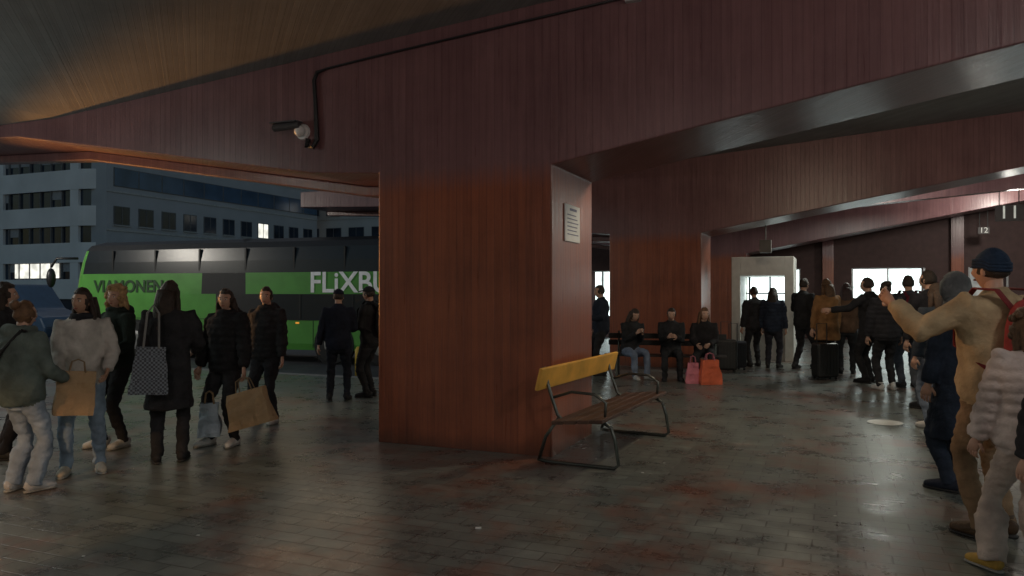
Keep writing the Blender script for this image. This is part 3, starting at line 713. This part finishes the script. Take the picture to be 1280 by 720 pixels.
# ------------------------------------------------------------------ bags
def carrier_bag(name,x,y,z,w,h,dp,rot,c,handle=.12,tilt=0,soft=False,crump=.01,pattern=None,hc=None):
    bm=bmesh.new(); nx,nz=8,8
    M=Matrix.Rotation(tilt,4,'Y')
    rows=[]
    per=[]
    for i in range(nx+1): per.append((-w/2+w*i/nx,-dp/2))
    per.append((w/2+.0,0))
    for i in range(nx+1): per.append((w/2-w*i/nx,dp/2))
    per.append((-w/2,0))
    for j in range(nz+1):
        zz=h*j/nz; g=1-(.15 if soft else .06)*(j/nz); gy=1-.55*(j/nz)
        row=[]
        for (a,b_) in per:
            s=.88+.12*math.sin(math.pi*min(1,.25+j/nz)) if soft else 1
            p=Vector((a*g*s,b_*gy*(1.2 if soft else 1),zz)); nn=noise.noise(p*9+Vector((x,y,0)))*crump*2
            p+=Vector((nn,nn*1.3,0)); row.append(bm.verts.new(M@p))
        rows.append(row)
    n=len(per)
    for j in range(nz):
        for i in range(n): bm.faces.new((rows[j][i],rows[j][(i+1)%n],rows[j+1][(i+1)%n],rows[j+1][i]))
    bm.faces.new(rows[0][::-1])
    for yy in (-dp*.2,dp*.2):
        tube(bm,[M@Vector((-w*.2,yy,h-.01)),M@Vector((-w*.15,yy*.6,h+handle*.8)),M@Vector((0,0,h+handle)),M@Vector((w*.15,yy*.6,h+handle*.8)),M@Vector((w*.2,yy,h-.01))],.006 if not soft else .011,1,6,side=Vector((0,1,0)))
    mats=[pattern or simple(name+'_%.2f'%c[0],c,.75,var=.12,scale=9,bump=.3),simple('handle_%.2f'%(hc or c)[0],hc or [q*.6 for q in c],.8)]
    return mk(name,bm,mats,loc=(x,y,z),rotz=math.radians(rot))
def bag_at(name,u,vbot,d,*a,**k):
    x,y=P(u,d); z=EYE-(vbot-HOR)/F*d
    return carrier_bag(name,x,y,z,*a,**k)
KR=(.36,.24,.13)
bag_at('paper_shopping_bag',92,518,6.35,.30,.36,.14,35,KR,tilt=.08,handle=.1)
bag_at('paper_shopping_bag',318,532,7.6,.46,.36,.16,-14,KR,tilt=-.28,handle=.14)
bag_at('plastic_bag',262,545,7.8,.22,.34,.12,20,(.36,.43,.50),soft=True,crump=.02)
m,nt,b=newmat('houndstooth'); ck=nt.nodes.new('ShaderNodeTexChecker'); ck.inputs['Scale'].default_value=55; tc=nt.nodes.new('ShaderNodeTexCoord')
nt.links.new(tc.outputs['Object'],ck.inputs['Vector']); ck.inputs['Color1'].default_value=(.20,.23,.27,1); ck.inputs['Color2'].default_value=(.06,.065,.08,1); nt.links.new(ck.outputs['Color'],b.inputs['Base Color']); b.inputs['Roughness'].default_value=.9
bag_at('checked_tote_bag',186,492,6.85,.32,.42,.15,25,(.2,.2,.2),soft=True,pattern=m,handle=.38,tilt=.05,hc=(.2,.2,.2))
x,y=P(866,13.3); carrier_bag('pink_shopping_bag',x,y,0.003,.24,.36,.14,-8,(.6,.2,.26),soft=True,crump=.015)
x,y=P(887,13.2); carrier_bag('orange_shopping_bag',x,y,0.003,.38,.42,.2,6,(.6,.12,.05),soft=True,crump=.015)

def suitcase(u,d,h,w,rot,c):
    x,y=P(u,d); e=empty('suitcase',(x,y,0),math.radians(rot))
    bm=bmesh.new(); box(bm,-w/2,w/2,-.13,.13,.05,.05+h)
    mk('shell',bm,[simple('case_%.2f'%c[0],c,.45)],parent=e,bevel=.04)
    bm=bmesh.new()
    for i in range(6):
        q=-w/2+.05+i*(w-.1)/5; box(bm,q-.008,q+.008,-.138,.138,.1,h)
    for sx in (-1,1):
        for sy in (-1,1): tube(bm,[(sx*(w/2-.05)-.012,sy*.09,.026),(sx*(w/2-.05)+.012,sy*.09,.026)],.025,0,10,side=Vector((0,1,0)))
    tube(bm,[(-.1,.1,h),(-.1,.1,h+.4),(.1,.1,h+.4),(.1,.1,h)],.01,0,6,side=Vector((0,1,0)))
    mk('trim',bm,[M_BLACK],parent=e)
suitcase(1031,13.9,.62,.42,10,(.015,.015,.016)); suitcase(908,15.2,.6,.4,-10,(.012,.012,.014)); suitcase(920,15.6,.55,.36,20,(.02,.02,.03))
def backpack(W,c,k=1.,y=-.24):
    bm=bmesh.new()
    def sf(dv,p):
        f=lambda a,e:math.copysign(abs(a)**e,a)
        q=Vector((f(dv.x,.6)*.155,f(dv.y,.75)*.095,f(dv.z,.6)*.235)); return q+dv*noise.noise(q*9)*.012
    ell(bm,(0,y,1.20),(1,1,1),0,24,18,fn=sf)
    def sf2(dv,p):
        f=lambda a,e:math.copysign(abs(a)**e,a); return Vector((f(dv.x,.6)*.12,f(dv.y,.75)*.045,f(dv.z,.6)*.10))
    ell(bm,(0,y-.085,1.10),(1,1,1),1,20,12,fn=sf2)
    for sg in (-1,1): tube(bm,[(sg*.09,y+.05,1.38),(sg*.12,y+.13,1.49),(sg*.12,.02,1.50),(sg*.13,.15,1.36),(sg*.15,.13,1.15),(sg*.17,y+.12,1.02)],[(.025,.008)]*6,1,8)
    tube(bm,[(-.04,y+.03,1.43),(0,y+.03,1.48),(.04,y+.03,1.43)],.008,1,6)
    bm.transform(W)
    return mk('backpack',bm,[cloth(c),cloth([q*.6 for q in c])],smooth=True)
def WM(u,d,H,hd):
    x,y=P(u,d); return Matrix.Translation((x,y,0))@Matrix.Rotation(math.radians(hd),4,'Z')@Matrix.Scale(H/1.7,4)
backpack(Wb,(.32,.055,.06),y=-.27); backpack(WM(1136,12.7,1.84,-5),(.16,.02,.04),y=-.25); backpack(WM(463,11.6,1.66,70),BK,y=-.24)

bm=bmesh.new(); Wq=WM(28,6.1,1.5,-20)
tube(bm,[Wq@Vector(p) for p in ((.12,-.10,1.47),(.02,-.20,1.3),(-.12,-.20,1.1),(-.25,-.06,.96),(-.18,.14,.98),(0,.23,1.15),(.12,.15,1.38),(.12,-.10,1.47))],.014,0,6)
mk('shoulder_bag_strap',bm,[M_BLACK])
bm=bmesh.new(); x,y=P(449,16.4); tube(bm,[(x,y,-.2),(x,y,.35),(x,y,.42)],[.09,.09,.05],0,14); mk('yellow_bollard',bm,[simple('yellow_paint',(.6,.4,.04),.5)],smooth=True)

# ------------------------------------------------------------------ world, sun, camera
SR=math.radians(-15)
w=bpy.data.worlds.new('World'); scene.world=w; w.use_nodes=True
nt=w.node_tree; bg=nt.nodes['Background']; sky=nt.nodes.new('ShaderNodeTexSky'); sky.sky_type='NISHITA'; sky.sun_disc=False
sky.sun_elevation=math.radians(4.0); sky.sun_rotation=SR; sky.ozone_density=1.6; sky.dust_density=2.0; nt.links.new(sky.outputs[0],bg.inputs[0]); bg.inputs[1].default_value=.14
s=bpy.data.lights.new('sun','SUN'); s.energy=.03; s.angle=math.radians(10); s.color=(1,.8,.65)
so=bpy.data.objects.new('sun',s); col.objects.link(so)
sd=Vector((math.sin(SR),math.cos(SR),math.tan(math.radians(4)))); so.rotation_euler=sd.to_track_quat('Z','Y').to_euler()
cd=bpy.data.cameras.new('cam'); co=bpy.data.objects.new('camera',cd); col.objects.link(co); scene.camera=co
cd.sensor_width=36; cd.lens=36*F/1280; cd.clip_end=3000; cd.clip_start=.05
co.location=(0,0,EYE); co.rotation_euler=(math.radians(90)+math.atan(5/F),0,0)
scene.view_settings.view_transform='Standard'; scene.view_settings.look='None'; scene.view_settings.exposure=0
